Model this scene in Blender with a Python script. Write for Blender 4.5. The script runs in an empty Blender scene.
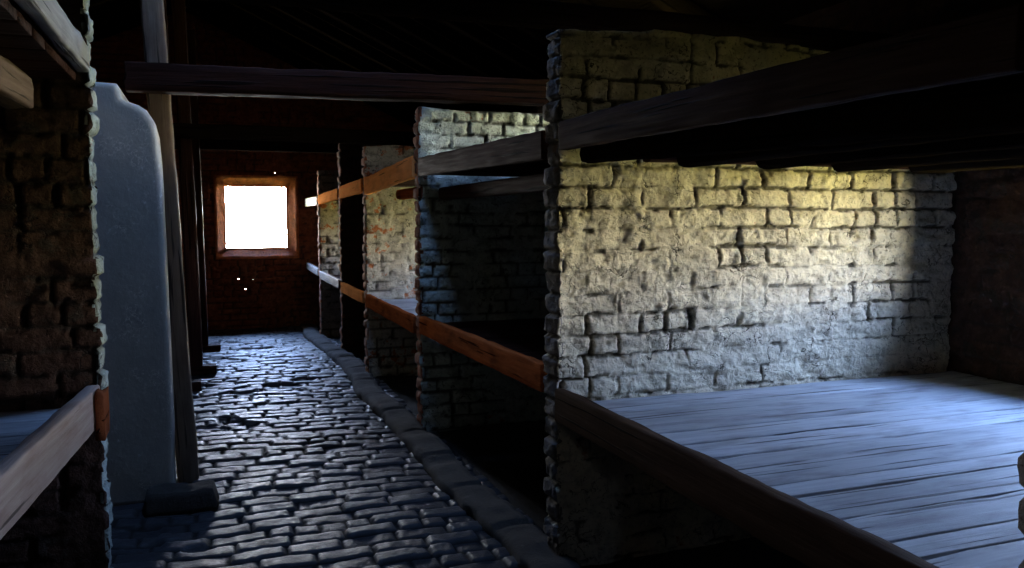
import bpy, math
import numpy as np
from mathutils import Vector, Matrix
scene = bpy.context.scene
R = math.radians

# ---------------------------------------------------------------- camera
F, H = 812.0, 1.48
yaw = math.atan(300 / F); pitch = math.atan(64 / F)
cam = bpy.data.cameras.new('camera')
cam.sensor_fit = 'HORIZONTAL'; cam.sensor_width = 36.0; cam.lens = F / 1024 * 36.0
cam.clip_start = 0.02; cam.clip_end = 200
camo = bpy.data.objects.new('camera', cam); scene.collection.objects.link(camo)
camo.location = (0, 0, H); camo.rotation_euler = (math.pi / 2 - pitch, 0, -yaw)
scene.camera = camo

# ---------------------------------------------------------------- world, light, exposure
SKY = 66.0
w = bpy.data.worlds.new('world'); scene.world = w; w.use_nodes = True
nt = w.node_tree; nt.nodes.clear()
out = nt.nodes.new('ShaderNodeOutputWorld'); bg = nt.nodes.new('ShaderNodeBackground')
tc = nt.nodes.new('ShaderNodeTexCoord'); sep = nt.nodes.new('ShaderNodeSeparateXYZ')
mr = nt.nodes.new('ShaderNodeMapRange'); mr.inputs[1].default_value = -1; mr.inputs[2].default_value = 1
cr = nt.nodes.new('ShaderNodeValToRGB'); e = cr.color_ramp.elements
e[0].position = 0.0; e[0].color = (.30, .26, .07, 1)
e[1].position = 1.0; e[1].color = (.17, .31, .66, 1)
for p, c in ((.44, (.30, .27, .08, 1)), (.50, (.74, .63, .33, 1)), (.53, (.98, .90, .76, 1)), (.60, (.31, .42, .72, 1))):
    x = e.new(p); x.color = c
nt.links.new(tc.outputs['Generated'], sep.inputs[0]); nt.links.new(sep.outputs['Z'], mr.inputs[0])
nt.links.new(mr.outputs[0], cr.inputs[0])
# the sun's side of the sky (beyond the far window) is brighter, and warm low down
az = nt.nodes.new('ShaderNodeMapRange'); az.inputs[1].default_value = .72; az.inputs[2].default_value = .98; az.inputs[3].default_value = 0; az.inputs[4].default_value = 1
nt.links.new(sep.outputs['Y'], az.inputs[0])
lo = nt.nodes.new('ShaderNodeMapRange'); lo.inputs[1].default_value = .30; lo.inputs[2].default_value = .0; nt.links.new(sep.outputs['Z'], lo.inputs[0])
ml = nt.nodes.new('ShaderNodeMath'); ml.operation = 'MULTIPLY'; nt.links.new(az.outputs[0], ml.inputs[0]); nt.links.new(lo.outputs[0], ml.inputs[1])
mw = nt.nodes.new('ShaderNodeMix'); mw.data_type = 'RGBA'; nt.links.new(ml.outputs[0], mw.inputs[0]); nt.links.new(cr.outputs[0], mw.inputs[6]); mw.inputs[7].default_value = (.80, .74, .72, 1)
nt.links.new(mw.outputs[2], bg.inputs[0])
st = nt.nodes.new('ShaderNodeMapRange'); st.inputs[3].default_value = SKY; st.inputs[4].default_value = SKY * 1.4
nt.links.new(az.outputs[0], st.inputs[0]); nt.links.new(st.outputs[0], bg.inputs[1])
nt.links.new(bg.outputs[0], out.inputs[0])
w.cycles.sampling_method = 'MANUAL'; w.cycles.sample_map_resolution = 512

def portal(name, loc, sx, sy, direction):
    l = bpy.data.lights.new(name, 'AREA'); l.shape = 'RECTANGLE'; l.size = sx; l.size_y = sy
    l.cycles.is_portal = True
    o = bpy.data.objects.new(name, l); scene.collection.objects.link(o)
    o.location = loc; o.rotation_euler = Vector(direction).to_track_quat('-Z', 'Z' if abs(direction[2]) < .9 else 'Y').to_euler()
    return o

vs = scene.view_settings
scene.display_settings.display_device = 'sRGB'
vs.view_transform = 'Standard'; vs.look = 'None'; vs.gamma = 1; vs.use_curve_mapping = False
vs.exposure = 0.0
scene.cycles.max_bounces = 8; scene.cycles.diffuse_bounces = 4; scene.cycles.glossy_bounces = 3
scene.cycles.transparent_max_bounces = 6; scene.cycles.use_denoising = True
scene.cycles.sample_clamp_indirect = 4.0
scene.cycles.caustics_reflective = False; scene.cycles.caustics_refractive = False

# ---------------------------------------------------------------- noise
rng0 = np.random.default_rng(7)
LAT = rng0.random((256, 256))
def vnoise(x, y):
    xi = np.floor(x).astype(int); yi = np.floor(y).astype(int)
    fx = x - xi; fy = y - yi; fx = fx * fx * (3 - 2 * fx); fy = fy * fy * (3 - 2 * fy)
    a = LAT[xi & 255, yi & 255]; b = LAT[(xi + 1) & 255, yi & 255]
    c = LAT[xi & 255, (yi + 1) & 255]; d = LAT[(xi + 1) & 255, (yi + 1) & 255]
    return (a + (b - a) * fx) * (1 - fy) + (c + (d - c) * fx) * fy - .5
def fbm(x, y, o=3):
    s = 0; a = 1.0
    for i in range(o):
        s = s + a * vnoise(x * 2 ** i + 17.3 * i, y * 2 ** i + 9.1 * i); a *= .5
    return s
def hsh(a, b, k=0):
    return LAT[(np.asarray(a).astype(int) * 37 + k * 91 + 11) & 255, (np.asarray(b).astype(int) * 53 + k * 29 + 5) & 255]
def sst(a, b, x):
    t = np.clip((x - a) / (b - a), 0, 1); return t * t * (3 - 2 * t)

# ---------------------------------------------------------------- object helpers
def tag(o, label=None, cat=None, group=None, kind=None):
    if label: o['label'] = label
    if cat: o['category'] = cat
    if group: o['group'] = group
    if kind: o['kind'] = kind
    return o
def empty(name, loc, label=None, cat=None, group=None, kind=None):
    o = bpy.data.objects.new(name, None); scene.collection.objects.link(o); o.location = loc
    o.empty_display_size = .1
    return tag(o, label, cat, group, kind)
def mk(name, V, Fc, mat, parent=None, attrs=None, smooth=True):
    """links world-space vertices as ONE mesh object; origin at the base centre"""
    V = np.asarray(V, float)
    org = np.array([(V[:, 0].min() + V[:, 0].max()) / 2, (V[:, 1].min() + V[:, 1].max()) / 2, V[:, 2].min()])
    me = bpy.data.meshes.new(name)
    me.from_pydata((V - org).tolist(), [], [tuple(int(i) for i in f) for f in Fc])
    for k, a in (attrs or {}).items():
        a = np.asarray(a, float)
        if a.ndim == 1:
            at = me.attributes.new(k, 'FLOAT', 'POINT'); at.data.foreach_set('value', a)
        else:
            at = me.attributes.new(k, 'FLOAT_VECTOR', 'POINT'); at.data.foreach_set('vector', a.ravel())
    me.materials.append(mat); me.update()
    me.polygons.foreach_set('use_smooth', [smooth] * len(me.polygons))
    o = bpy.data.objects.new(name, me); scene.collection.objects.link(o)
    if parent is not None:
        o.parent = parent; o.location = Vector(org) - parent.location
    else: o.location = org
    return o
class Acc:
    def __init__(s): s.V = []; s.F = []; s.gc = []; s.rnd = []; s.n = 0
    def add(s, V, Fc, gc, rnd):
        s.V.append(V); s.F += [tuple(i + s.n for i in f) for f in Fc]; s.gc.append(gc); s.rnd.append(rnd); s.n += len(V)
    def build(s, name, mat, parent=None, smooth=True):
        return mk(name, np.concatenate(s.V), s.F, mat, parent, {'gc': np.concatenate(s.gc), 'rnd': np.concatenate(s.rnd)}, smooth)

def timber(acc, p0, p1, wd, ht, up=(0, 0, 1), seed=0, rough=.004, bev=.008, seg=.06, bow=0, roundness=0, slant=0.0):
    """a hewn length of wood from p0 to p1 (centre line), wd across, ht along up"""
    p0 = np.array(p0, float); p1 = np.array(p1, float); L = np.linalg.norm(p1 - p0); d = (p1 - p0) / L
    up = np.array(up, float); sd = np.cross(d, up); sd /= np.linalg.norm(sd); u = np.cross(sd, d)
    t = np.linspace(0, 1, max(3, int(L / seg)) + 1); t = np.r_[0, .002 / L, .006 / L, t[1:-1], 1 - .006 / L, 1 - .002 / L, 1]; n = len(t) - 1
    # rounded rectangle ring
    ring = []
    a, b = wd / 2, ht / 2; bv = min(bev, a * .8, b * .8)
    for cx, cy, st in ((a - bv, b - bv, 0), (-a + bv, b - bv, 90), (-a + bv, -b + bv, 180), (a - bv, -b + bv, 270)):
        for an in (0, 45, 90): ring.append((cx + bv * math.cos(R(st + an)), cy + bv * math.sin(R(st + an))))
    full = []
    for i in range(len(ring)):
        q0 = np.array(ring[i]); q1 = np.array(ring[(i + 1) % len(ring)]); full.append(q0)
        m = int(np.linalg.norm(q1 - q0) / .035)
        for k in range(1, m + 1): full.append(q0 + (q1 - q0) * k / (m + 1))
    ring = np.array(full)
    if roundness:
        ang = np.arctan2(ring[:, 1] / b, ring[:, 0] / a); ell = np.c_[a * np.cos(ang), b * np.sin(ang)]
        ring = ring * (1 - roundness) + ell * roundness
    k = len(ring); ang = np.arctan2(ring[:, 1], ring[:, 0])
    T, A = np.meshgrid(t * L, np.arange(k), indexing='ij')
    px = np.cos(ang)[None, :] * 1.3; py = np.sin(ang)[None, :] * 1.3
    nz = fbm(T * 7 + px * 2 + seed * 3.7, py * 2 + seed * 1.9 + T * 1.1, 4) * rough * 1.1
    sc = 1 + nz / max(min(a, b), .012)
    sc = np.clip(sc, .85, 1.15)
    off = np.sin(t * math.pi) * bow
    wob = fbm(t * L * 1.2 + seed, t * 0 + seed * 2.3, 2) * rough * 1.0
    endj = np.zeros((n + 1, k)); endj[0] = (vnoise(ring[:, 0] * 30 + seed, ring[:, 1] * 30) * rough * 4) + ring[:, 1] * slant; endj[-1] = vnoise(ring[:, 0] * 30 + seed + 5, ring[:, 1] * 30) * rough * 4
    P = (p0[None, None] + d[None, None] * (T + endj)[..., None]
         + sd[None, None] * (ring[:, 0][None, :] * sc + wob[:, None])[..., None]
         + u[None, None] * (ring[:, 1][None, :] * sc + off[:, None])[..., None])
    V = P.reshape(-1, 3)
    Fc = []
    for i in range(n):
        for j in range(k):
            j2 = (j + 1) % k
            Fc.append((i * k + j, i * k + j2, (i + 1) * k + j2, (i + 1) * k + j))
    Fc.append(tuple(range(k - 1, -1, -1))); Fc.append(tuple(n * k + j for j in range(k)))
    gc = np.stack([T, np.broadcast_to(ring[:, 0], T.shape) + seed * .37, np.broadcast_to(ring[:, 1], T.shape) + seed * .11], -1).reshape(-1, 3)
    rnd = np.full(len(V), (seed * .6180339) % 1)
    acc.add(V, Fc, gc, rnd)

def wood(name, p0, p1, wd, ht, mat, parent=None, **kw):
    a = Acc(); timber(a, p0, p1, wd, ht, **kw); return a.build(name, mat, parent)

# ---------------------------------------------------------------- materials
def newmat(name):
    m = bpy.data.materials.new(name); m.use_nodes = True; m.node_tree.nodes.clear()
    N = m.node_tree.nodes; L = m.node_tree.links
    o = N.new('ShaderNodeOutputMaterial'); b = N.new('ShaderNodeBsdfPrincipled'); L.new(b.outputs[0], o.inputs[0])
    return m, N, L, b
def noise(N, L, vec, scale, detail=4, rough=.55):
    n = N.new('ShaderNodeTexNoise'); n.inputs['Scale'].default_value = scale
    n.inputs['Detail'].default_value = detail; n.inputs['Roughness'].default_value = rough
    if vec is not None: L.new(vec, n.inputs['Vector'])
    return n.outputs['Fac']
def rmp(N, L, f, stops):
    r = N.new('ShaderNodeValToRGB'); e = r.color_ramp.elements
    e[0].position, e[0].color = stops[0][0], (*stops[0][1], 1); e[1].position, e[1].color = stops[-1][0], (*stops[-1][1], 1)
    for p, c in stops[1:-1]: x = e.new(p); x.color = (*c, 1)
    L.new(f, r.inputs[0]); return r.outputs[0]
def mrng(N, L, f, a, b, c=0, d=1):
    r = N.new('ShaderNodeMapRange'); r.inputs[1].default_value = a; r.inputs[2].default_value = b
    r.inputs[3].default_value = c; r.inputs[4].default_value = d; L.new(f, r.inputs[0]); return r.outputs[0]
def mth(N, L, op, a, b):
    r = N.new('ShaderNodeMath'); r.operation = op
    for i, v in enumerate((a, b)):
        if isinstance(v, (int, float)): r.inputs[i].default_value = v
        else: L.new(v, r.inputs[i])
    return r.outputs[0]
def mix(N, L, f, a, b, mode='MIX'):
    r = N.new('ShaderNodeMix'); r.data_type = 'RGBA'; r.blend_type = mode
    for i, v in ((0, f), (6, a), (7, b)):
        if isinstance(v, (int, float)): r.inputs[i].default_value = v
        elif isinstance(v, tuple): r.inputs[i].default_value = (*v, 1)
        else: L.new(v, r.inputs[i])
    return r.outputs[2]
def attr(N, name):
    a = N.new('ShaderNodeAttribute'); a.attribute_name = name; return a
def bump(N, L, b, hgt, dist, strength=1.0):
    n = N.new('ShaderNodeBump'); n.inputs['Distance'].default_value = dist; n.inputs['Strength'].default_value = strength
    L.new(hgt, n.inputs['Height']); L.new(n.outputs[0], b.inputs['Normal'])

def brickmat(name, washA, washB, brickA, brickB, cover, dirt=(.03, .024, .018), jd=.8, rough=.85, bdist=.006):
    """whitewashed brick: cover = how much wash is left (0..1)"""
    m, N, L, b = newmat(name)
    tcn = N.new('ShaderNodeTexCoord'); v = tcn.outputs['Object']
    bid = attr(N, 'bid').outputs['Fac']; jt = attr(N, 'joint').outputs['Fac']
    n1 = noise(N, L, v, 2.2, 5, .6); n2 = noise(N, L, v, 14, 6, .65); n3 = noise(N, L, v, 60, 5, .7)
    br = mix(N, L, bid, brickA, brickB); br = mix(N, L, mrng(N, L, n2, .35, .7), br, tuple(c * .45 for c in brickA))
    wa = mix(N, L, mrng(N, L, n1, .35, .65), washA, washB)
    wa = mix(N, L, mrng(N, L, n2, .50, .68, 0, .7), wa, tuple(c * .45 for c in washB))
    wa = mix(N, L, mrng(N, L, n3, .56, .66, 0, .75), wa, tuple(c * .22 for c in washB))
    mk_ = mth(N, L, 'ADD', mth(N, L, 'MULTIPLY', n2, .55), mth(N, L, 'MULTIPLY', bid, .16))
    mk_ = mth(N, L, 'ADD', mk_, mth(N, L, 'MULTIPLY', n1, .45))
    msk = mrng(N, L, mk_, 1.02 - cover * .75, 1.06 - cover * .75)
    col = mix(N, L, msk, br, wa)
    col = mix(N, L, mth(N, L, 'MULTIPLY', jt, jd), col, dirt)
    vo = N.new('ShaderNodeTexVoronoi'); vo.feature = 'DISTANCE_TO_EDGE'; vo.inputs['Scale'].default_value = 7.5
    wv = N.new('ShaderNodeMapping'); wv.inputs['Scale'].default_value = (1, 1, 1.7)
    dn = N.new('ShaderNodeTexNoise'); dn.inputs['Scale'].default_value = 9; dn.inputs['Detail'].default_value = 5; L.new(v, dn.inputs['Vector'])
    av = N.new('ShaderNodeVectorMath'); av.operation = 'MULTIPLY_ADD'; L.new(dn.outputs['Color'], av.inputs[0]); av.inputs[1].default_value = (.22, .22, .22); L.new(v, av.inputs[2])
    L.new(av.outputs[0], wv.inputs[0]); L.new(wv.outputs[0], vo.inputs['Vector'])
    ck = mth(N, L, 'MULTIPLY', mrng(N, L, vo.outputs['Distance'], .006, .022, 1, 0), mrng(N, L, noise(N, L, v, 5.5, 4, .6), .50, .58))
    col = mix(N, L, mth(N, L, 'MULTIPLY', ck, .85), col, dirt)
    L.new(col, b.inputs['Base Color']); b.inputs['Roughness'].default_value = rough
    b.inputs['Specular IOR Level'].default_value = .25
    hh = mth(N, L, 'SUBTRACT', mth(N, L, 'ADD', mth(N, L, 'MULTIPLY', n2, 1.0), mth(N, L, 'MULTIPLY', n3, .5)), mth(N, L, 'MULTIPLY', ck, .6))
    bump(N, L, b, hh, bdist * 3.5)
    return m
def woodmat(name, A, B, C, rough=.55, spec=.4, stain=.5, dist=.003, crack=.62):
    """grain along gc.x"""
    m, N, L, b = newmat(name)
    g = attr(N, 'gc').outputs['Vector']; rn = attr(N, 'rnd').outputs['Fac']
    mp = N.new('ShaderNodeMapping'); mp.inputs['Scale'].default_value = (1.2, 26, 26); L.new(g, mp.inputs[0])
    mp2 = N.new('ShaderNodeMapping'); mp2.inputs['Scale'].default_value = (3, 9, 9); L.new(g, mp2.inputs[0])
    n1 = noise(N, L, mp.outputs[0], 2.2, 6, .65); n2 = noise(N, L, mp2.outputs[0], 1.3, 5, .6)
    mp3 = N.new('ShaderNodeMapping'); mp3.inputs['Scale'].default_value = (.8, 30, 30); L.new(g, mp3.inputs[0])
    n3 = noise(N, L, mp3.outputs[0], 1.6, 3, .5)
    c = mix(N, L, mrng(N, L, n1, .3, .7), A, B)
    c = mix(N, L, mrng(N, L, n2, .48, .68, 0, stain), c, C)
    ck = mrng(N, L, n3, crack, crack + .04, 0, .85)
    c = mix(N, L, ck, c, tuple(q * .18 for q in C))
    hs = N.new('ShaderNodeHueSaturation'); L.new(c, hs.inputs['Color']); L.new(mrng(N, L, rn, 0, 1, .78, 1.18), hs.inputs['Value'])
    L.new(hs.outputs[0], b.inputs['Base Color'])
    L.new(mrng(N, L, n1, .3, .7, rough * .8, min(1, rough * 1.2)), b.inputs['Roughness'])
    b.inputs['Specular IOR Level'].default_value = spec
    hh = mth(N, L, 'SUBTRACT', n1, mth(N, L, 'MULTIPLY', ck, 1.0))
    bump(N, L, b, hh, dist)
    return m
def plastermat(name, A, B, C, scale=3, rough=.8, dist=.004):
    m, N, L, b = newmat(name)
    v = N.new('ShaderNodeTexCoord').outputs['Object']
    n1 = noise(N, L, v, scale, 5, .6); n2 = noise(N, L, v, 25, 5, .65); n3 = noise(N, L, v, 9, 8, .75)
    c = mix(N, L, mrng(N, L, n1, .35, .65), A, B)
    c = mix(N, L, mrng(N, L, n3, .55, .66, 0, .6), c, C)
    c = mix(N, L, mrng(N, L, n2, .64, .7, 0, .5), c, tuple(min(1, q * 1.8) for q in A))
    vo = N.new('ShaderNodeTexVoronoi'); vo.feature = 'DISTANCE_TO_EDGE'; vo.inputs['Scale'].default_value = 16
    dn = N.new('ShaderNodeTexNoise'); dn.inputs['Scale'].default_value = 14; dn.inputs['Detail'].default_value = 3; L.new(v, dn.inputs['Vector'])
    av = N.new('ShaderNodeVectorMath'); av.operation = 'MULTIPLY_ADD'; L.new(dn.outputs['Color'], av.inputs[0]); av.inputs[1].default_value = (.25, .25, .25); L.new(v, av.inputs[2]); L.new(av.outputs[0], vo.inputs['Vector'])
    sc_ = mth(N, L, 'MULTIPLY', mrng(N, L, vo.outputs['Distance'], .015, .04, .75, 0), mrng(N, L, noise(N, L, v, 4.5, 3, .6), .53, .60))
    c = mix(N, L, sc_, c, tuple(min(1, q * 1.5) for q in A))
    L.new(c, b.inputs['Base Color']); b.inputs['Roughness'].default_value = rough
    b.inputs['Specular IOR Level'].default_value = .3
    bump(N, L, b, mth(N, L, 'ADD', n3, mth(N, L, 'MULTIPLY', n2, .4)), dist)
    return m

M = {}
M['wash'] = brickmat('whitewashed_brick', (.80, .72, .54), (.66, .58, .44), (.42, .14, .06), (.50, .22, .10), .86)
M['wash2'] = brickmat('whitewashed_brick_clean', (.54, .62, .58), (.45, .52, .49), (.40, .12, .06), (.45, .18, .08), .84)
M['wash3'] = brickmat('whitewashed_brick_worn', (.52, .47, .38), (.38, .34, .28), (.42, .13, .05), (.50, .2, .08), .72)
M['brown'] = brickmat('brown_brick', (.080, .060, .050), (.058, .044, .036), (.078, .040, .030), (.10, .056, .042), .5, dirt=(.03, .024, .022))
M['red'] = brickmat('red_brick', (.28, .12, .07), (.22, .08, .04), (.30, .08, .035), (.36, .12, .05), .3, dirt=(.05, .03, .02))
M['soot'] = brickmat('sooty_brick', (.22, .20, .19), (.17, .15, .14), (.2, .12, .09), (.22, .14, .11), .8)  # dim light on the near partition's end, put into the colour
M['edge'] = brickmat('orange_worn_brick', (.45, .22, .12), (.4, .18, .09), (.45, .15, .06), (.5, .2, .08), .4)  # warm window light on the far wall ends, put into the colour
M['reveal'] = brickmat('window_reveal_brick', (.95, .28, .06), (.9, .24, .05), (.7, .2, .06), (.75, .25, .08), .5)  # orange bloom around the far window, put into the colour
M['pale_wood'] = woodmat('weathered_pale_planks', (.46, .49, .54), (.34, .37, .42), (.20, .20, .22), .62, .2, .7, .003, .62)
M['orange_wood'] = woodmat('orange_brown_wood', (.46, .13, .04), (.28, .07, .022), (.10, .03, .015), .8, .0, .7, .003, .64)
M['umber_wood'] = woodmat('umber_wood', (.085, .045, .026), (.055, .028, .017), (.03, .015, .01), .8, .05)
M['rust_wood'] = woodmat('rusty_brown_wood', (.22, .07, .03), (.15, .045, .02), (.08, .03, .02), .8, .0)
M['bright_wood'] = woodmat('bright_orange_wood', (.95, .40, .13), (.85, .30, .09), (.40, .12, .04), .8, .0, .4, .003, .66)  # lit copy of the orange wood: window light on far boards in the colour
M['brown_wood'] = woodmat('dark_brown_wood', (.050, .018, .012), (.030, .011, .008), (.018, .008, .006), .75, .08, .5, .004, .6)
M['black_wood'] = woodmat('sooty_wood', (.014, .010, .008), (.010, .007, .006), (.007, .005, .004), .9, .0, .5, .004, .6)  # near-black base colour for roof timbers, dark beams and joists
M['grey_wood'] = woodmat('grey_flaking_wood', (.20, .145, .10), (.13, .085, .06), (.07, .04, .03), .6, .35, .6, .003, .6)
M['white_wood'] = woodmat('worn_whitish_board', (.42, .35, .32), (.32, .25, .22), (.20, .10, .07), .6, .35, .5, .003, .66)
M['plaster'] = plastermat('scratched_pale_plaster', (.64, .61, .55), (.52, .50, .45), (.38, .37, .34))
M['concrete'] = plastermat('dark_rough_concrete', (.060, .052, .045), (.045, .037, .033), (.028, .024, .02), 6, .92, .012)
M['earth'] = plastermat('dark_earth', (.07, .06, .05), (.05, .04, .035), (.03, .025, .02), 3, .8, .01)
M['glass'] = None
m, N, L, b = newmat('old_window_glass')
tr = N.new('ShaderNodeBsdfTransparent'); gl = N.new('ShaderNodeBsdfGlossy'); gl.inputs['Roughness'].default_value = .03
tr.inputs[0].default_value = (.95, .97, .96, 1)
fr = N.new('ShaderNodeFresnel'); fr.inputs[0].default_value = 1.2; mx = N.new('ShaderNodeMixShader')
L.new(fr.outputs[0], mx.inputs[0]); L.new(tr.outputs[0], mx.inputs[1]); L.new(gl.outputs[0], mx.inputs[2])
L.new(mx.outputs[0], [n for n in N if n.type == 'OUTPUT_MATERIAL'][0].inputs[0]); N.remove(b); M['glass'] = m
# paving: glossy worn bricks
m, N, L, b = newmat('worn_brick_paving')
bid = attr(N, 'bid').outputs['Fac']; jt = attr(N, 'joint').outputs['Fac']; v = N.new('ShaderNodeTexCoord').outputs['Object']
n1 = noise(N, L, v, 3, 5, .6); n2 = noise(N, L, v, 22, 6, .7); n3 = noise(N, L, v, 90, 4, .6)
c = mix(N, L, bid, (.024, .026, .034), (.062, .062, .074)); c = mix(N, L, mrng(N, L, n2, .4, .7, 0, .7), c, (.05, .045, .045))
c = mix(N, L, mth(N, L, 'MULTIPLY', jt, .95), c, (.012, .011, .01))
L.new(c, b.inputs['Base Color'])
rr = mth(N, L, 'ADD', mrng(N, L, n2, .3, .7, .28, .54), mrng(N, L, n1, .3, .7, -.06, .12))
rr = mth(N, L, 'ADD', rr, mth(N, L, 'MULTIPLY', jt, .5)); L.new(rr, b.inputs['Roughness'])
b.inputs['Specular IOR Level'].default_value = .26
bump(N, L, b, mth(N, L, 'ADD', n2, mth(N, L, 'MULTIPLY', n3, .3)), .006); M['paving'] = m

# ---------------------------------------------------------------- brick heightfields
def brick_h(u, z, seed=0, L=.255, ch=.088, jw=.009, depth=.016, prot=.005, filln=.35, zfill=None, warp=.010):
    """height (m, outward), joint mask, brick id for a wall face; u along the face, z up"""
    zz = z + fbm(u * .9 + seed, z * .7, 2) * warp * 2 + fbm(u * 5 + seed, z * 3, 2) * warp * .5
    row = np.floor(zz / ch); fz = zz - row * ch
    uu = u + (row % 2) * L / 2 + (hsh(row, seed, 3) - .5) * .07 + fbm(u * 3, z * 5 + seed, 2) * .010
    col = np.floor(uu / L); fu = uu - col * L
    half = hsh(row, col, 4 + seed) < .28                       # some stretchers read as two headers
    fu2 = np.where(half, np.where(fu < L / 2, fu, fu - L / 2), fu); Lw = np.where(half, L / 2, L)
    hid = hsh(row * 3 + seed, col * 2 + (half & (fu >= L / 2)), 7)
    jwz = jw * (.5 + hsh(row, col, 9)); jwu = jw * (.4 + 2.2 * hsh(row, col, 2) ** 2)
    dz = np.minimum(fz, ch - fz); du = np.minimum(fu2, Lw - fu2)
    e = fbm(u * 40 + seed, z * 40, 3) * .006
    inz = sst(.0, 1, (dz + e - jwz * .5) / .010); inu = sst(0, 1, (du + e - jwu * .5) / .006)
    inz = sst(.0, 1, (dz + e + fbm(u * 18, row * 7.7 + seed, 3) * .010 - jwz * .5) / .006)
    body = np.minimum(inz, inu)
    fill = sst(-.10, .18, fbm(u * 2.2 + seed * 5, z * 3.0, 4) + filln - .30 + (zfill(z) if zfill else 0)) # mortar flush with bricks here
    hole = sst(.16, .30, fbm(u * 9 + seed * 2, z * 9 + 3, 3))      # open joints
    hv = sst(-.15, .2, fbm(u * 5 + seed * 3, row * 5.3, 3))        # bed joints come and go
    vv = np.where(hsh(row, col * 2 + (half & (fu2 < Lw / 2)), 17 + seed) > .72, 1.0, .0)  # some perpends are wide open
    bh = (1 - inz) * (1 - fill * (.62 + .36 * (1 - hv)))
    bv = (1 - inu) * np.maximum((1 - fill) ** 1.5, vv * .9 * (1 - .6 * fill))
    open_ = np.maximum(bh, bv) + (1 - body) * hole * .6
    tilt = (fu2 / Lw - .5) * (hsh(row, col, 12) - .5) * .007 + (fz / ch - .5) * (hsh(row, col, 13) - .5) * .006 - (fz / ch - .5) * .005 + (hsh(row, 3, 19) - .5) * .006
    h = body * ((hid - .5) * prot * 2 + tilt * (1 - .4 * fill)) - np.clip(open_, 0, 1.2) * depth * (1 + .7 * (bv > .5))
    chip = sst(.26, .42, fbm(u * 7 + seed * 9, z * 10, 3)) * .012
    h = h + fbm(u * 14 + seed, z * 26, 5) * .014 + fbm(u * 60, z * 60 + seed, 2) * .004 - chip * (1 - .5 * fill)
    h = h + fill * fbm(u * 4 + 3, z * 16 + seed, 4) * .018
    joint = sst(.22, .7, open_ + fbm(u * 30, z * 30, 3) * .3)
    return h, np.clip(joint, 0, 1), hid

def gridfaces(nr, nc, base=0, keep=None):
    f = []
    for i in range(nr - 1):
        for j in range(nc - 1):
            if keep is None or keep(i, j):
                a = base + i * nc + j; f.append((a, a + 1, a + nc + 1, a + nc))
    return f

def partition(name, xe, xb, yn, yf, top, mat, label, seed, du, dz, sgn=1, filln=.35, zfill=None, ztop=0.0, depth=.018, L=.255, ch=.09, endmat=None):
    """a brick wall standing across the room: free end at xe beside the aisle, other end xb"""
    W = abs(xb - xe); nf = max(4, int(W / du)); nb = max(4, int(W / max(.04, du))); ne = max(6, int((yf - yn) / min(du, .02)))
    uf = np.linspace(W, 0, nf + 1); ub = np.linspace(0, W, nb + 1)
    ve = np.linspace(0, 1, ne + 1)[1:-1]
    zs = -.15 + (top + .15) * np.linspace(0, 1, int(top / dz) + 1)
    cols = len(uf) + len(ve) + len(ub)
    Z = np.repeat(zs[:, None], cols, 1)
    X = np.zeros_like(Z); Y = np.zeros_like(Z); J = np.zeros_like(Z); B = np.zeros_like(Z)
    U, ZZ = np.meshgrid(uf, zs); h, j, b_ = brick_h(U, ZZ, seed, L, ch, filln=filln, zfill=zfill, depth=depth)
    a = slice(0, len(uf)); X[:, a] = xe + sgn * U; Y[:, a] = yn - h; J[:, a] = j; B[:, a] = b_
    # the free end: one header per course, ragged
    row = np.floor((zs + fbm(zs * 0 + seed, zs * .7, 2) * .02) / ch)
    fz = (zs / ch) % 1
    V2, ZE = np.meshgrid(ve, zs)
    ed = np.minimum(fz, 1 - fz) * ch; inn = sst(.000, .012, ed - .002)
    ej = (hsh(row, seed, 21) - .5) * .016; ee = inn * (ej + .002) - (1 - inn) * .015
    rim = np.minimum(V2, 1 - V2) * (yf - yn); rd = -.010 * (1 - sst(0, .02, rim))
    en = fbm(V2 * 3 + seed, ZE * 25, 3) * .014 + ee[:, None] + rd
    a = slice(len(uf), len(uf) + len(ve))
    X[:, a] = xe - sgn * en; Y[:, a] = yn + (yf - yn) * V2; J[:, a] = (1 - inn)[:, None] * .8; B[:, a] = hsh(row, seed, 22)[:, None]
    U, ZZ = np.meshgrid(ub, zs); h, j, b_ = brick_h(U, ZZ, seed + 5, L, ch, filln=filln, depth=depth)
    a2 = slice(len(uf) + len(ve), cols); X[:, a2] = xe + sgn * U; Y[:, a2] = yf + h; J[:, a2] = j; B[:, a2] = b_
    for c in (len(uf) - 1, len(uf) + len(ve)):                    # corners follow the ragged end
        X[:, c] = xe - sgn * (ee + fbm(zs * 25, zs * 0 + seed + c, 2) * .012 - .004)
    # ragged top course
    tj = fbm(X[-1] * 4 + seed, Y[-1] * 6, 3) * .03 + (hsh(np.floor(X[-1] / L), seed, 31) - .5) * .02
    k = sst(top - .12, top, Z); Z = Z + k * (tj[None, :] + ztop)
    V = np.stack([X, Y, Z], -1).reshape(-1, 3); nr = len(zs)
    Fc = gridfaces(nr, cols)
    # top and bottom caps strip: front column paired with nearest back column
    def cap(r, flip):
        fr_ = [r * cols + i for i in range(len(uf) + len(ve) // 2)]; bk = [r * cols + i for i in range(cols - 1, len(uf) + len(ve) // 2 - 1, -1)]
        ring = fr_ + bk[::-1]
        return [tuple(ring[::-1] if flip else ring)]
    Fc += cap(nr - 1, False) + cap(0, True)
    Fc = [f[::-1] for f in Fc] if sgn > 0 else Fc
    o = mk(name, V, Fc, mat, None, {'joint': J.ravel(), 'bid': B.ravel()})
    fixn(o)
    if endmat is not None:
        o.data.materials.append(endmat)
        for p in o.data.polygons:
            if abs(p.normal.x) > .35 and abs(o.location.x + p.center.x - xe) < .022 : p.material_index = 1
    tag(o, label, 'wall'); return o
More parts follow.
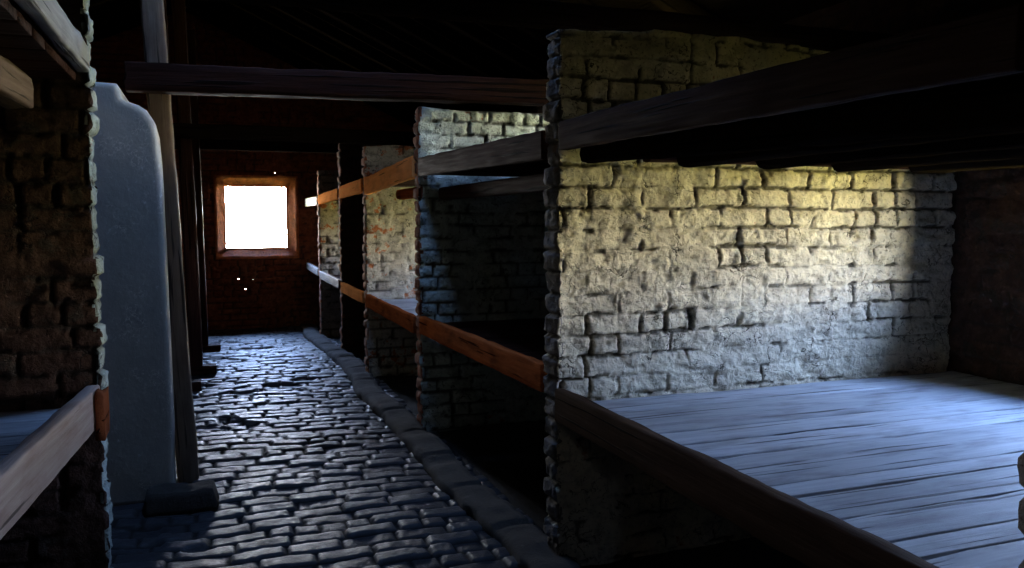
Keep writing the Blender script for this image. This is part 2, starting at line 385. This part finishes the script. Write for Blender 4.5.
def fixn(o):
    import bmesh
    bm = bmesh.new(); bm.from_mesh(o.data); bmesh.ops.recalc_face_normals(bm, faces=bm.faces); bm.to_mesh(o.data); bm.free()

def spacing(a, b, breaks, fine, coarse):
    """coordinates from a to b; (lo, hi) in breaks are sampled finely"""
    out = [a]; x = a
    while x < b - 1e-6:
        st = fine if any(lo <= x < hi for lo, hi in breaks) else coarse
        x = min(b, x + st); out.append(x)
    return np.array(out)

def shell(name, axis, pos, a0, a1, z0, top, holes, mat, inward, thick=.25, fine_r=(), fine=.012, coarse=.05, seed=1, dots=(), filln=.2, snap=True):
    """outer wall with openings. axis 'x': wall at X=pos running along Y; 'y': wall at Y=pos running along X"""
    us = spacing(a0, a1, list(fine_r), fine, coarse); extra = [q for h_ in holes for q in h_[:2]] + [q for d in dots for q in (d[0] - d[2], d[0] + d[2])]
    zb = [(0, top)] if fine_r and fine_r[0][1] - fine_r[0][0] > 1 else []
    zs = spacing(z0, top, [(z0, top)] if fine_r else [], fine, coarse); ez = [q for h_ in holes for q in h_[2:]] + [q for d in dots for q in (d[1] - d[2], d[1] + d[2])]
    us = np.unique(np.round(np.r_[us, extra], 4)); zs = np.unique(np.round(np.r_[zs, ez], 4))
    U, Z = np.meshgrid(us, zs); h, j, b_ = brick_h(U, Z, seed, filln=filln)
    for h_ in holes:                                            # square the reveal edge
        d = np.maximum(np.maximum(h_[0] - U, U - h_[1]), np.maximum(h_[2] - Z, Z - h_[3])); h = h * sst(0, .03, np.abs(d))
    V1 = np.stack([pos + inward * h, U, Z], -1) if axis == 'x' else np.stack([U, pos + inward * h, Z], -1)
    V2 = np.stack([U * 0 + pos - inward * thick, U, Z], -1) if axis == 'x' else np.stack([U, U * 0 + pos - inward * thick, Z], -1)
    nr, nc = U.shape
    solid = np.ones((nr - 1, nc - 1), bool)
    um = (us[1:] + us[:-1]) / 2; zm = (zs[1:] + zs[:-1]) / 2
    for h_ in holes: solid &= ~(((um > h_[0]) & (um < h_[1]))[None, :] & ((zm > h_[2]) & (zm < h_[3]))[:, None])
    for d in dots: solid &= ~(((um > d[0] - d[2]) & (um < d[0] + d[2]))[None, :] & ((zm > d[1] - d[2]) & (zm < d[1] + d[2]))[:, None])
    N_ = nr * nc
    Fc = gridfaces(nr, nc, 0, lambda i, j: solid[i, j])
    Fc += [tuple(x + N_ for x in f[::-1]) for f in Fc]
    S = np.pad(solid, 1)
    for i in range(nr - 1):
        for j_ in range(nc - 1):
            if not solid[i, j_]: continue
            a = i * nc + j_
            if not S[i, j_ + 1]: Fc.append((a, a + 1, a + 1 + N_, a + N_))
            if not S[i + 2, j_ + 1]: Fc.append((a + nc, a + nc + 1, a + nc + 1 + N_, a + nc + N_))
            if not S[i + 1, j_]: Fc.append((a, a + nc, a + nc + N_, a + N_))
            if not S[i + 1, j_ + 2]: Fc.append((a + 1, a + nc + 1, a + nc + 1 + N_, a + 1 + N_))
    V = np.concatenate([V1.reshape(-1, 3), V2.reshape(-1, 3)])
    o = mk(name, V, Fc, mat, None, {'joint': np.r_[j.ravel(), j.ravel()], 'bid': np.r_[b_.ravel(), b_.ravel()]}); fixn(o)
    o['kind'] = 'structure'; return o

def box(acc, c, s, rot=None):
    c = np.array(c, float); s = np.array(s, float) / 2
    V = np.array([[x, y, z] for x in (-1, 1) for y in (-1, 1) for z in (-1, 1)], float) * s
    if rot is not None: V = V @ np.array(rot).T
    Fc = [(0, 1, 3, 2), (4, 6, 7, 5), (0, 4, 5, 1), (2, 3, 7, 6), (0, 2, 6, 4), (1, 5, 7, 3)]
    acc.add(V + c, Fc, V + c, np.full(8, .5))

# ---------------------------------------------------------------- the shell of the room
XL, XR, YN, YF = -4.1, 3.55, -4.0, 12.7
def floor_rise(Y): return -.13 * sst(8.5, 12.5, Y)
EAVE, RIDGE, XRIDGE = 2.75, 4.5, -.275
def roof_z(x): return RIDGE - abs(x - XRIDGE) * (RIDGE - EAVE) / (XR - XRIDGE)

# floor: brick paving along the aisle, beaten earth under the bunks
def make_floor():
    xs = np.arange(-.95, 1.46, .013)
    ys = np.r_[np.arange(YN, 2.6, .06), np.arange(2.6, 6.5, .013), np.arange(6.5, 9.0, .018), np.arange(9.0, YF + .02, .026)]
    X, Y = np.meshgrid(xs, ys)
    ch, Lb = .118, .25
    yy = Y + fbm(X * 1.1, Y * .5, 2) * .07 + fbm(X * 4, Y * 2, 2) * .022 + X * .02
    row = np.floor(yy / ch); fy = yy - row * ch
    xx = X + hsh(row, 2, 3) * Lb + fbm(X * 2, Y * 2 + 4, 2) * .02 + 20
    col = np.floor(xx / Lb); fx = xx - col * Lb
    half = hsh(row, col, 4) < .18
    Lw = np.where(half, Lb / 2, Lb); fx2 = np.where(half & (fx > Lb / 2), fx - Lb / 2, fx); sub = (half & (fx > Lb / 2)).astype(int)
    hid = hsh(row * 3 + sub, col, 7)
    j = .006 + .008 * hsh(row, col, 9)
    d = np.minimum(np.minimum(fy, ch - fy), np.minimum(fx2, Lw - fx2)) + fbm(X * 35, Y * 35, 2) * .004
    body = sst(0, 1, (d - j * .45) / .010)
    tx = (hsh(row, col + sub * 3, 11) - .5) * .06; ty = (hsh(row, col + sub * 5, 12) - .5) * .07
    top = (hid - .5) * .016 + (fx2 - Lw / 2) * tx + (fy - ch / 2) * ty + fbm(X * 14, Y * 14, 3) * .006 - ((fy / ch - .5) ** 2 + (fx2 / Lw - .5) ** 2) * .004
    Zc = fbm(X * .9 + 5, Y * .7, 2) * .03
    Zh = Zc + body * top - (1 - body) * .013 + floor_rise(Y)
    miss = sst(.30, .36, fbm(X * 1.5 + 40, Y * 2.2, 3)) * .02; Zh = Zh - miss
    Zh = Zh * 1 - .0
    V = np.stack([X, Y, Zh], -1).reshape(-1, 3); nr, nc = X.shape; Fc = gridfaces(nr, nc)
    J = np.clip((1 - body), 0, 1).ravel(); B = hid.ravel(); n = len(V)
    # side strips of earth
    extra = []; 
    for x0, x1 in ((XL, -.95), (1.44, XR)):
        gx = np.linspace(x0, x1, 12); gy = np.linspace(YN, YF, 70); A_, B_ = np.meshgrid(gx, gy)
        Zs = fbm(A_ * 2, B_ * 2, 3) * .02 + floor_rise(B_) - .015
        Fc += gridfaces(70, 12, n); extra.append(np.stack([A_, B_, Zs], -1).reshape(-1, 3)); n += 840
    V = np.concatenate([V] + extra); k = n - len(J)
    o = mk('floor', V, Fc, M['paving'], None, {'joint': np.r_[J, np.full(k, .9)], 'bid': np.r_[B, np.full(k, .2)]})
    o['kind'] = 'structure'
    so = o.modifiers.new('thick', 'SOLIDIFY'); so.thickness = .12; so.offset = -1
make_floor()

# window openings
FW = (0.205, 1.085, 1.06, 1.98)          # far window: X range, Z range on the far wall
BW = [(1.85, 2.70, 1.12, 1.74), (6.3, 7.3, .95, 1.62), (9.9, 10.85, .95, 1.62)]      # bay windows in the right-hand wall
UW = (4.0, 5.4, 1.98, 2.50)
UV = (1.9, 2.3, 1.98, 2.08)                 # unseen slot window, added to light the wall above the near upper bunk              # small high window of the second bay
NW = (.5, .75, 1.3, 1.55)  # unseen near-wall window, added for a little light on the left board
LW = (1.5, 1.9, 1.25, 1.5)  # unseen left-wall window, added and sized to light the left bunk
spl = .15
shell('wall_far', 'y', YF, XL, XR, -.25, 4.7, [(FW[0] - spl, FW[1] + spl, FW[2] - spl, FW[3] + spl)], M['red'], -1, fine_r=((-.6, 1.8),), fine=.022, coarse=.12, seed=4,
      dots=((.36, .60, .012), (.46, .44, .014), (.57, .585, .010), (.92, 2.19, .012)))
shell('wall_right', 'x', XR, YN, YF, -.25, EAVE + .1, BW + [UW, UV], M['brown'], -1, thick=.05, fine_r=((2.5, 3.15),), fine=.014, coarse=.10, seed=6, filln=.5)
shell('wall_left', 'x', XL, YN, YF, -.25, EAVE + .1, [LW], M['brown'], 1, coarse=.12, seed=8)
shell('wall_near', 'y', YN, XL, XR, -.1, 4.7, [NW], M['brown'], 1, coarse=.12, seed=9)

# roof boarding, with a glazed light in the right-hand slope
SK = (.45, 1.05, 3.85, 4.45)             # X range, Y range of the roof light
def make_roof():
    a = Acc()
    k = (RIDGE - EAVE) / (XR - XRIDGE)
    def quad(x0, x1, y0, y1):
        V = np.array([[x, y, roof_z(x) + dz] for dz in (.02, .06) for x, y in ((x0, y0), (x1, y0), (x1, y1), (x0, y1))])
        a.add(V, [(0, 1, 2, 3), (7, 6, 5, 4), (0, 4, 5, 1), (1, 5, 6, 2), (2, 6, 7, 3), (3, 7, 4, 0)], V[:, [1, 0, 2]] * np.array([1, 1, 1]), np.full(8, (x0 * 7.3) % 1))
    def boards(x0, x1, y0, y1):
        n = max(1, round((x1 - x0) / .2)); e_ = np.linspace(x0, x1, n + 1)
        for i in range(n): quad(e_[i], e_[i + 1], y0, y1)
    boards(XL - .3, XRIDGE, YN - .3, YF + .3)
    boards(XRIDGE, SK[0], YN - .3, YF + .3); boards(SK[1], XR + .4, YN - .3, YF + .3)
    boards(SK[0], SK[1], YN - .3, SK[2]); boards(SK[0], SK[1], SK[3], YF + .3)
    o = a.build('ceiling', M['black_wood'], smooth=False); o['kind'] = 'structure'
make_roof()

# windows: frame and pane
def window(name, axis, pos, r, fw=.05, bars=True):
    a0, a1, z0, z1 = r; ac = Acc()
    def P(u, z): return (pos, u, z) if axis == 'x' else (u, pos, z)
    upv = (1, 0, 0) if axis == 'x' else (0, 1, 0)
    timber(ac, P(a0, z0 + fw / 2), P(a1, z0 + fw / 2), fw, .05, up=upv, seed=1, rough=.001)
    timber(ac, P(a0, z1 - fw / 2), P(a1, z1 - fw / 2), fw, .05, up=upv, seed=2, rough=.001)
    timber(ac, P(a0 + fw / 2, z0 + fw), P(a0 + fw / 2, z1 - fw), fw, .05, up=upv, seed=3, rough=.001)
    timber(ac, P(a1 - fw / 2, z0 + fw), P(a1 - fw / 2, z1 - fw), fw, .05, up=upv, seed=4, rough=.001)
    f = ac.build('window_frame', M['orange_wood' if name == 'window_1' else 'brown_wood'])
    f.name = name; f['kind'] = 'structure'
    g = Acc(); c = P((a0 + a1) / 2, (z0 + z1) / 2); s = (.004, a1 - a0 - fw, z1 - z0 - fw) if axis == 'x' else (a1 - a0 - fw, .004, z1 - z0 - fw)
    box(g, c, s); go = g.build('pane', M['glass'], f, smooth=False)
    return f
window('window_1', 'y', YF + .20, (FW[0] - .03, FW[1] + .03, FW[2] - .03, FW[3] + .03), .03)
for i, r in enumerate(BW): window('window_%d' % (i + 2), 'x', XR + .03, r, .02)
window('window_5', 'x', XR + .03, UW, .02); window('window_9', 'x', XR + .03, UV, .02); window('window_6', 'y', YN - .2, NW); window('window_7', 'x', XL - .15, LW)  # slot, near and left windows are unseen, added for their light
# far window surround, splayed and coloured to suggest its orange bloom
def bloom_splay():
    ac = Acc()
    def ring(g, y, n=14):
        a0, a1, z0, z1 = FW[0] - g, FW[1] + g, FW[2] - g, FW[3] + g; p = []
        for (xa, za), (xb, zb) in (((a0, z0), (a1, z0)), ((a1, z0), (a1, z1)), ((a1, z1), (a0, z1)), ((a0, z1), (a0, z0))):
            for t in range(n): p.append((xa + (xb - xa) * t / n, y, za + (zb - za) * t / n))
        return np.array(p)
    rings = [ring(spl, YF - .005), ring(spl * .75, YF + .05), ring(spl * .4, YF + .12), ring(0.0, YF + .19), ring(0, YF + .25), ring(spl + .01, YF + .25), ring(spl + .01, YF)]
    rg = np.random.default_rng(3)
    for r_ in rings[1:4]: r_ += (rg.random(r_.shape) - .5) * .014
    n = len(rings[0]); V = np.concatenate(rings); m_ = len(rings)
    Fc = [(i * n + j, i * n + (j + 1) % n, ((i + 1) % m_) * n + (j + 1) % n, ((i + 1) % m_) * n + j) for i in range(m_) for j in range(n)]
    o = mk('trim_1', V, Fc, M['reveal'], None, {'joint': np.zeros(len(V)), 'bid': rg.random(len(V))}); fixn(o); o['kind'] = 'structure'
bloom_splay()
# roof light frame
def roof_light():
    ac = Acc(); zc = lambda x: roof_z(x) + .06
    for y in (SK[2] + .02, SK[3] - .02): timber(ac, (SK[0], y, zc(SK[0])), (SK[1], y, zc(SK[1])), .04, .06, seed=3, rough=.001)
    for x in (SK[0] + .02, SK[1] - .02): timber(ac, (x, SK[2], zc(x)), (x, SK[3], zc(x)), .04, .06, seed=5, rough=.001)
    f = ac.build('window_8', M['brown_wood']); f['kind'] = 'structure'
    V = np.array([[x, y, zc(x) + dz] for dz in (0, .004) for x, y in ((SK[0] + .03, SK[2] + .03), (SK[1] - .03, SK[2] + .03), (SK[1] - .03, SK[3] - .03), (SK[0] + .03, SK[3] - .03))])
    mk('pane', V, [(3, 2, 1, 0), (4, 5, 6, 7), (0, 1, 5, 4), (1, 2, 6, 5), (2, 3, 7, 6), (3, 0, 4, 7)], M['glass'], f, None, False)
roof_light()
# daylight enters only through these openings: portals guide the sampling of the sky
def pwin(name, axis, pos, r, d):
    c = ((r[0] + r[1]) / 2, (r[2] + r[3]) / 2)
    portal(name, (pos, c[0], c[1]) if axis == 'x' else (c[0], pos, c[1]), r[1] - r[0] + .04, r[3] - r[2] + .04, d)
pwin('daylight_far_window', 'y', YF + .27, FW, (0, -1, 0))
for r in BW + [UW, UV]: pwin('daylight_bay_window', 'x', XR + .07, r, (-1, 0, 0))
pwin('daylight_near_window', 'y', YN - .27, NW, (0, 1, 0)); pwin('daylight_left_window', 'x', XL - .27, LW, (1, 0, 0))
kx = (RIDGE - EAVE) / (XR - XRIDGE); nrm = Vector((-kx, 0, -1)).normalized(); xm = (SK[0] + SK[1]) / 2
portal('daylight_roof', (xm, (SK[2] + SK[3]) / 2, roof_z(xm) + .12), (SK[1] - SK[0]) * 1.15, SK[3] - SK[2], nrm)

# ---------------------------------------------------------------- brick partitions
PXE = 1.35
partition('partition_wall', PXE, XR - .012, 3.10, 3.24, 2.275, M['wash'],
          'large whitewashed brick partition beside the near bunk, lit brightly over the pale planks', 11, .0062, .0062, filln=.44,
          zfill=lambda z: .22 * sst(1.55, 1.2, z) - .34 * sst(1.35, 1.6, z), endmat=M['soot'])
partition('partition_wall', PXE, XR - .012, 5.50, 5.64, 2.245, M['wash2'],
          'brick partition with cyan-white top courses showing above the dark bunk, behind the near partition', 12, .012, .012, filln=.25, endmat=M['red'])  # red end colour carries the warm light on its rim
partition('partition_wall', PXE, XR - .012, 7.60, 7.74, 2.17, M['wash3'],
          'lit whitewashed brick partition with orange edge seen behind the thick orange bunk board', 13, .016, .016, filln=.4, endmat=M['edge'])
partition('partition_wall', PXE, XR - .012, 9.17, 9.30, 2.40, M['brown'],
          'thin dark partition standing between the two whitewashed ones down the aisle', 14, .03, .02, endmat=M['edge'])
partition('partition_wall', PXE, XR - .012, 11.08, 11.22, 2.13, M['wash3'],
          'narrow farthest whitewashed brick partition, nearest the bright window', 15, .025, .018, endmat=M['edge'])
partition('partition_wall', PXE, XR - .012, .86, 1.012, 2.275, M['soot'],
          'dark brick partition end just poking in at the lower right edge', 16, .03, .015)
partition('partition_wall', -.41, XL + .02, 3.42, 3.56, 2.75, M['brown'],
          'dark brown brick partition filling the left side with a pale edge', 17, .011, .011, sgn=-1, filln=.15, depth=.02, endmat=M['wash2'])  # pale end colour stands in for the light catching this edge
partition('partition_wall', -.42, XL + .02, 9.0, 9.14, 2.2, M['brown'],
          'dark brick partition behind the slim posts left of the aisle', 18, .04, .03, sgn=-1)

# ---------------------------------------------------------------- bunks
def deck(parent, x0, x1, edges, ztop, mat, seed, thick=.028, tilt=.006):
    """planks laid across the bay (along X)"""
    a = Acc()
    for i in range(len(edges) - 1):
        y0, y1 = edges[i], edges[i + 1]; g = .006 + .006 * float(hsh(i, seed, 2)); dz = (float(hsh(i, seed, 5)) - .5) * tilt
        sk = (float(hsh(i, seed, 6)) - .5) * .012
        timber(a, (x0, (y0 + y1) / 2 + sk, ztop - thick / 2 + dz), (x1, (y0 + y1) / 2 - sk, ztop - thick / 2 - dz * .5), (y1 - y0) - g, thick, seed=seed * 10 + i, rough=.0018, bev=.004, seg=.12)
    return a.build('deck', mat, parent)
def even(y0, y1, n, seed):
    e_ = np.linspace(y0, y1, n + 1); e_[1:-1] += (hsh(np.arange(1, n), seed, 8) - .5) * .06; return e_

# near right bay, lower tier: seams read from the photograph
b1 = empty('bunk', (2.4, 2.05, 0), 'lower bunk of pale grey-blue planks filling the near bay at right', 'bunk')
deck(b1, 1.385, XR - .02, [1.08, 1.17, 1.36, 1.46, 1.62, 1.80, 1.90, 2.20, 2.36, 2.52, 2.86, 3.075], .712, M['pale_wood'], 3)
wood('front_board', (1.355, 1.08, .708), (1.355, 3.08, .708), .05, .135, M['umber_wood'], b1, seed=5, rough=.002, bev=.006, seg=.04)
wood('joist', (2.5, 1.08, .63), (2.5, 3.05, .63), .09, .10, M['black_wood'], b1, seed=6)

def bunk(y0, y1, zt, zh, mat, label, seed, dmat='brown_wood', zl=None, ends=0, bow=0, wdt=.045):
    zl = zt if zl is None else zl
    b = empty('bunk', (2.4, (y0 + y1) / 2, 0), label, 'bunk')
    deck(b, 1.39, XR - .02, even(y0 + .035, y1 - .035, 8, seed), min(zt, zl) - .05, M[dmat], seed)
    wood('front_board', (1.36, y0 + .01 + ends, zt - zh / 2), (1.36, y1 - .015 - ends, zl - zh / 2), wdt, zh, M[mat], b, seed=seed + .5, rough=.0022, bev=.006, seg=.035, bow=bow)
    return b
b2 = bunk(1.05, 3.085, 1.86, .115, 'brown_wood', 'upper dark bunk in the near bay at right, its long board rising overhead', 21, 'black_wood', zl=1.88)  # deck near-black: the shade on its underside is put into the colour
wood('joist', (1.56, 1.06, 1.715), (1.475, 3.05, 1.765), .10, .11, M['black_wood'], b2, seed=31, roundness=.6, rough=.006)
for jx in (1.86, 2.25, 2.65, 3.1): wood('joist', (jx, 1.06, 1.74), (jx, 2.93, 1.745), .11, .10, M['black_wood'], b2, seed=35 + jx, roundness=.6, rough=.006)  # extra black joists, added to keep the deck's underside dark
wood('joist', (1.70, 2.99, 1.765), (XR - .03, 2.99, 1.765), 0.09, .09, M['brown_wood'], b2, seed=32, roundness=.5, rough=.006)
bunk(3.25, 5.49, .850, .125, 'orange_wood', 'lower bunk with reddish-brown board between the near and second partition', 22, zl=.815)
b4 = bunk(3.25, 5.49, 1.865, .125, 'brown_wood', 'upper dark-brown bunk below the cyan-white courses of the second partition', 23, zl=1.905)
wood('joist', (1.52, 3.25, 1.66), (1.52, 5.45, 1.66), .09, .09, M['brown_wood'], b4, seed=33, roundness=.5)
bunk(5.65, 7.59, .79, .12, 'orange_wood', 'lower bunk with orange board left of the second partition', 24, 'pale_wood', zl=.785)
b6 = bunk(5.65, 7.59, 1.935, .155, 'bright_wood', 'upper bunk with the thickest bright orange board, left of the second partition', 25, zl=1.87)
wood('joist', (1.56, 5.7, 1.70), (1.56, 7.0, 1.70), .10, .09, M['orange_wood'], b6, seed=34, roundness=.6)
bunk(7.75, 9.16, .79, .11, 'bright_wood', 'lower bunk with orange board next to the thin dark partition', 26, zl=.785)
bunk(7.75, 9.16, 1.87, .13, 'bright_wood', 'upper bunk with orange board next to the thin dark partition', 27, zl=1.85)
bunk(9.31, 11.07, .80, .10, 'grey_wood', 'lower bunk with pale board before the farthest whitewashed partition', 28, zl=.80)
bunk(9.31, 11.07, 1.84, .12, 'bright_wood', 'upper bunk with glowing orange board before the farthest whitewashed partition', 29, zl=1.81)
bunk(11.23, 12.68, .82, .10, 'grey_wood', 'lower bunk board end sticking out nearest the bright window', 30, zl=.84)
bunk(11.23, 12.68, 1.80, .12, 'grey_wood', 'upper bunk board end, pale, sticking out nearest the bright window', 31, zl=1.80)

# left near bay
bl = empty('bunk', (-1.6, 2.2, 0), 'lower left bunk with whitish worn board and rusty brown end', 'bunk')
dv = np.array([-.072, -1.0]); y1_ = 3.385
p1 = np.array([-.435, y1_, .785]); p0 = np.array([-.435 + dv[0] * 2.6, y1_ - 2.6, .785])
wood('front_board', p0, p1, .05, .15, M['white_wood'], bl, seed=41, rough=.002, seg=.04)
wood('cleat', (-.402, 3.25, .765), (-.402, 3.39, .765), .03, .17, M['rust_wood'], bl, seed=43, rough=.005, seg=.03)['label'] = 'rusty brown board end'
a = Acc()
for i in range(12): timber(a, (-3.6, 3.28 - i * .2, .77), (-.475 - i * .0144, 3.28 - i * .2, .77), .19, .028, seed=50 + i, rough=.002, seg=.15)
a.build('deck', M['pale_wood'], bl)
bu = empty('bunk', (-1.6, 2.2, 0), 'upper left bunk seen from below, its bluish board at the top left corner', 'bunk')
wood('front_board', (-.425, .9, 2.085), (-.425, 3.385, 2.07), .045, .10, M['pale_wood'], bu, seed=44, rough=.005, seg=.04)
a = Acc()
for i in range(13): timber(a, (-3.6, 3.28 - i * .19, 2.00), (-.45, 3.28 - i * .19, 2.00), .183, .028, seed=70 + i, rough=.002, seg=.15)
a.build('deck', M['brown_wood'], bu)
wood('joist', (-.63, .9, 1.93), (-.63, 3.36, 1.93), .09, .11, M['grey_wood'], bu, seed=45, rough=.006)

# ---------------------------------------------------------------- plastered flue, posts, beams
def flue():
    # outline in X-Z, rounded upper right corner, softened vertical edge
    xs_r = -.235; out_ = [(-1.5, 0.0)]
    prof = [(-.226, -.02), (-.222, .4), (-.225, .9), (-.232, 1.4), (-.240, 1.80), (-.248, 1.92), (-.265, 1.99), (-.295, 2.04), (-.335, 2.068), (-.385, 2.082), (-.412, 2.10), (-.420, 2.15), (-.432, 2.17), (-.6, 2.175), (-1.5, 2.18)]
    P = [(-1.5, -.02)] + prof
    # densify
    D = []
    for (xa, za), (xb, zb) in zip(P, P[1:] + P[:1]):
        n = max(1, int(math.hypot(xb - xa, zb - za) / .05))
        for t in range(n): D.append((xa + (xb - xa) * t / n, za + (zb - za) * t / n))
    D = np.array(D); c = np.array([-.85, 1.0]); 
    rings = []
    for y, ins in ((4.60, .03), (4.601, .015), (4.608, .005), (4.625, .0), (4.835, 0), (4.838, 0), (5.2, 0), (5.6, .0)):
        d = D.copy(); v_ = c - d; v_ /= np.abs(v_).max(1, keepdims=True) + 1e-6
        d = d + np.sign(c - d) * np.minimum(np.abs(c - d), ins)
        if y > 4.836: d[:, 0] = np.minimum(d[:, 0], -.40)
        nz = vnoise(d[:, 0] * 6 + y, d[:, 1] * 6) * .008
        rings.append(np.c_[d[:, 0] + nz, np.full(len(d), y), d[:, 1]])
    n = len(D); V = np.concatenate(rings); m_ = len(rings)
    Fc = [(i * n + j, i * n + (j + 1) % n, (i + 1) * n + (j + 1) % n, (i + 1) * n + j) for i in range(m_ - 1) for j in range(n)]
    Fc += [tuple(range(n)), tuple((m_ - 1) * n + j for j in range(n))[::-1]]
    o = mk('plastered_chimney', V, Fc, M['plaster']); fixn(o)
    tag(o, 'pale blue-grey plastered chimney block with rounded top corner and scratch marks', 'chimney')
flue()
def lump(name, x0, x1, y0, y1, z1, mat, seed, amp=.02, n=(26, 20), z0=-.03):
    gx = np.linspace(0, 1, n[0]); gy = np.linspace(0, 1, n[1]); A_, B_ = np.meshgrid(gx, gy)
    rim = np.minimum(np.minimum(A_, 1 - A_) * (x1 - x0), np.minimum(B_, 1 - B_) * (y1 - y0))
    X = x0 + (x1 - x0) * A_; Y = y0 + (y1 - y0) * B_
    Z = z0 + (z1 - z0) * sst(-.001, .03, rim) + fbm(X * 8 + seed, Y * 8, 3) * amp * sst(0, .03, rim)
    X = X + fbm(Y * 6, X * 6 + seed, 2) * amp; Y = Y + fbm(X * 6 + 9, Y * 6, 2) * amp
    V = np.stack([X, Y, Z], -1).reshape(-1, 3); N_ = len(V); Fc = gridfaces(n[1], n[0]); 
    ring = [j for j in range(n[0])] + [i * n[0] + n[0] - 1 for i in range(1, n[1])] + [(n[1] - 1) * n[0] + j for j in range(n[0] - 2, -1, -1)] + [i * n[0] for i in range(n[1] - 2, 0, -1)]
    Fc.append(tuple(ring[::-1])); o = mk(name, V, Fc, mat); fixn(o); return o
tag(lump('footing_block', -.37, .0, 4.38, 4.575, .09, M['concrete'], 3), 'low dark rough block on the floor at the foot of the near post', 'block')

def post(x, y, z1, wd, label, lean=0, foot=None, mat='grey_wood', seed=0, z0=0, group=None):
    p = empty('post', (x, y, z0), label, 'post', group)
    wood('shaft', (x, y, z0), (x + lean, y, z1), wd, wd, M[mat], p, up=(0, 1, 0), seed=seed, rough=.007, bev=.012)
    if foot: wood('foot', (foot[0], y, z0 + .035), (foot[1], y, z0 + .035), .16, .08, M[mat], p, seed=seed + 1, rough=.005, bev=.01)
    return p
post(-.165, 4.91, 3.6, .115, 'thick flaking timber post beside the plastered chimney', lean=-.14, mat='grey_wood', seed=3)
post(-.30, 7.55, 3.6, .11, 'dark post just right of and behind the chimney post, nearest of the three slim ones', lean=-.06, foot=(-.34, -.12), mat='brown_wood', seed=6)
post(-.17, 8.35, 3.6, .12, 'middle of the three slim posts left of the aisle', lean=-.06, foot=(-.25, .01), mat='brown_wood', seed=8)
post(-.12, 10.0, 3.6, .11, 'farthest slim post left of the aisle, beside the bright window', lean=-.05, foot=(-.2, .06), mat='brown_wood', seed=10, z0=-.04)
def beam(p0, p1, wd, ht, label, mat, seed):
    o = wood('tie_beam', p0, p1, wd, ht, M[mat], None, seed=seed, rough=.006, bev=.01); return tag(o, label, 'beam')
beam((-.40, 4.76, 2.225), (XR - .03, 4.76, 2.30), .13, .145, 'long dark beam crossing above the aisle in front of the tall post', 'brown_wood', 60)
beam((XL, 3.42, 2.38), (XR - .03, 3.42, 2.395), .12, .10, 'dark beam running just over the top of the near whitewashed partition', 'black_wood', 61)
beam((XL, 8.15, 2.30), (XR - .03, 8.15, 2.30), .13, .13, 'middle roof beam across the aisle, between the long near beam and the far one', 'black_wood', 62)
beam((XL, 10.9, 2.42), (XR - .03, 10.9, 2.42), .13, .13, 'far roof beam across the aisle just before the window wall', 'black_wood', 63)

# rafters
for side, sx, xe_ in (('left', -1, XL), ('right', 1, XR)):
    for i in range(10):
        y = 4.9 + i * .82
        if side == 'right' and i == -1: continue
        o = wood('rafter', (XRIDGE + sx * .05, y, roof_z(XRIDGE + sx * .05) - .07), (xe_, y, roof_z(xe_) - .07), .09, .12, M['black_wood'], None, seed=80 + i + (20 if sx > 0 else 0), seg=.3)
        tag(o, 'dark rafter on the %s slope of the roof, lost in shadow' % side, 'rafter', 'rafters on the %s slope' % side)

# kerb along the right-hand bunks
def kerb():
    ys = np.arange(1.5, 12.6, .03); V = []; prof = [(-.03, -.05), (-.022, .025), (-.01, .042), (.03, .05), (.08, .052), (.13, .05), (.17, .045), (.18, -.05)]
    k = len(prof)
    for y in ys:
        cx = 1.20 + float(fbm(np.array(y * .9), np.array(3.3), 2)) * .09 + .05 * float(sst(6, 3.2, np.array(y))) * 0
        hz = 1 + float(fbm(np.array(y * 3.), np.array(1.3), 3)) * .7
        seam = 1 - .35 * (abs(((y + .2) % .62) - .31) > .295)
        for i, (a_, z) in enumerate(prof):
            V.append((cx + a_ + float(vnoise(np.array(y * 12), np.array(i * 3.1))) * .02, y, float(floor_rise(np.array(y))) + (z * hz * seam if z > 0 else z) + float(vnoise(np.array(y * 15), np.array(i * 7.7))) * .012))
    n = len(ys); Fc = [(i * k + j, i * k + (j + 1) % k, (i + 1) * k + (j + 1) % k, (i + 1) * k + j) for i in range(n - 1) for j in range(k)]
    Fc += [tuple(range(k)), tuple((n - 1) * k + j for j in range(k))]
    o = mk('trim_2', V, Fc, M['concrete']); fixn(o); o['kind'] = 'structure'
kerb()
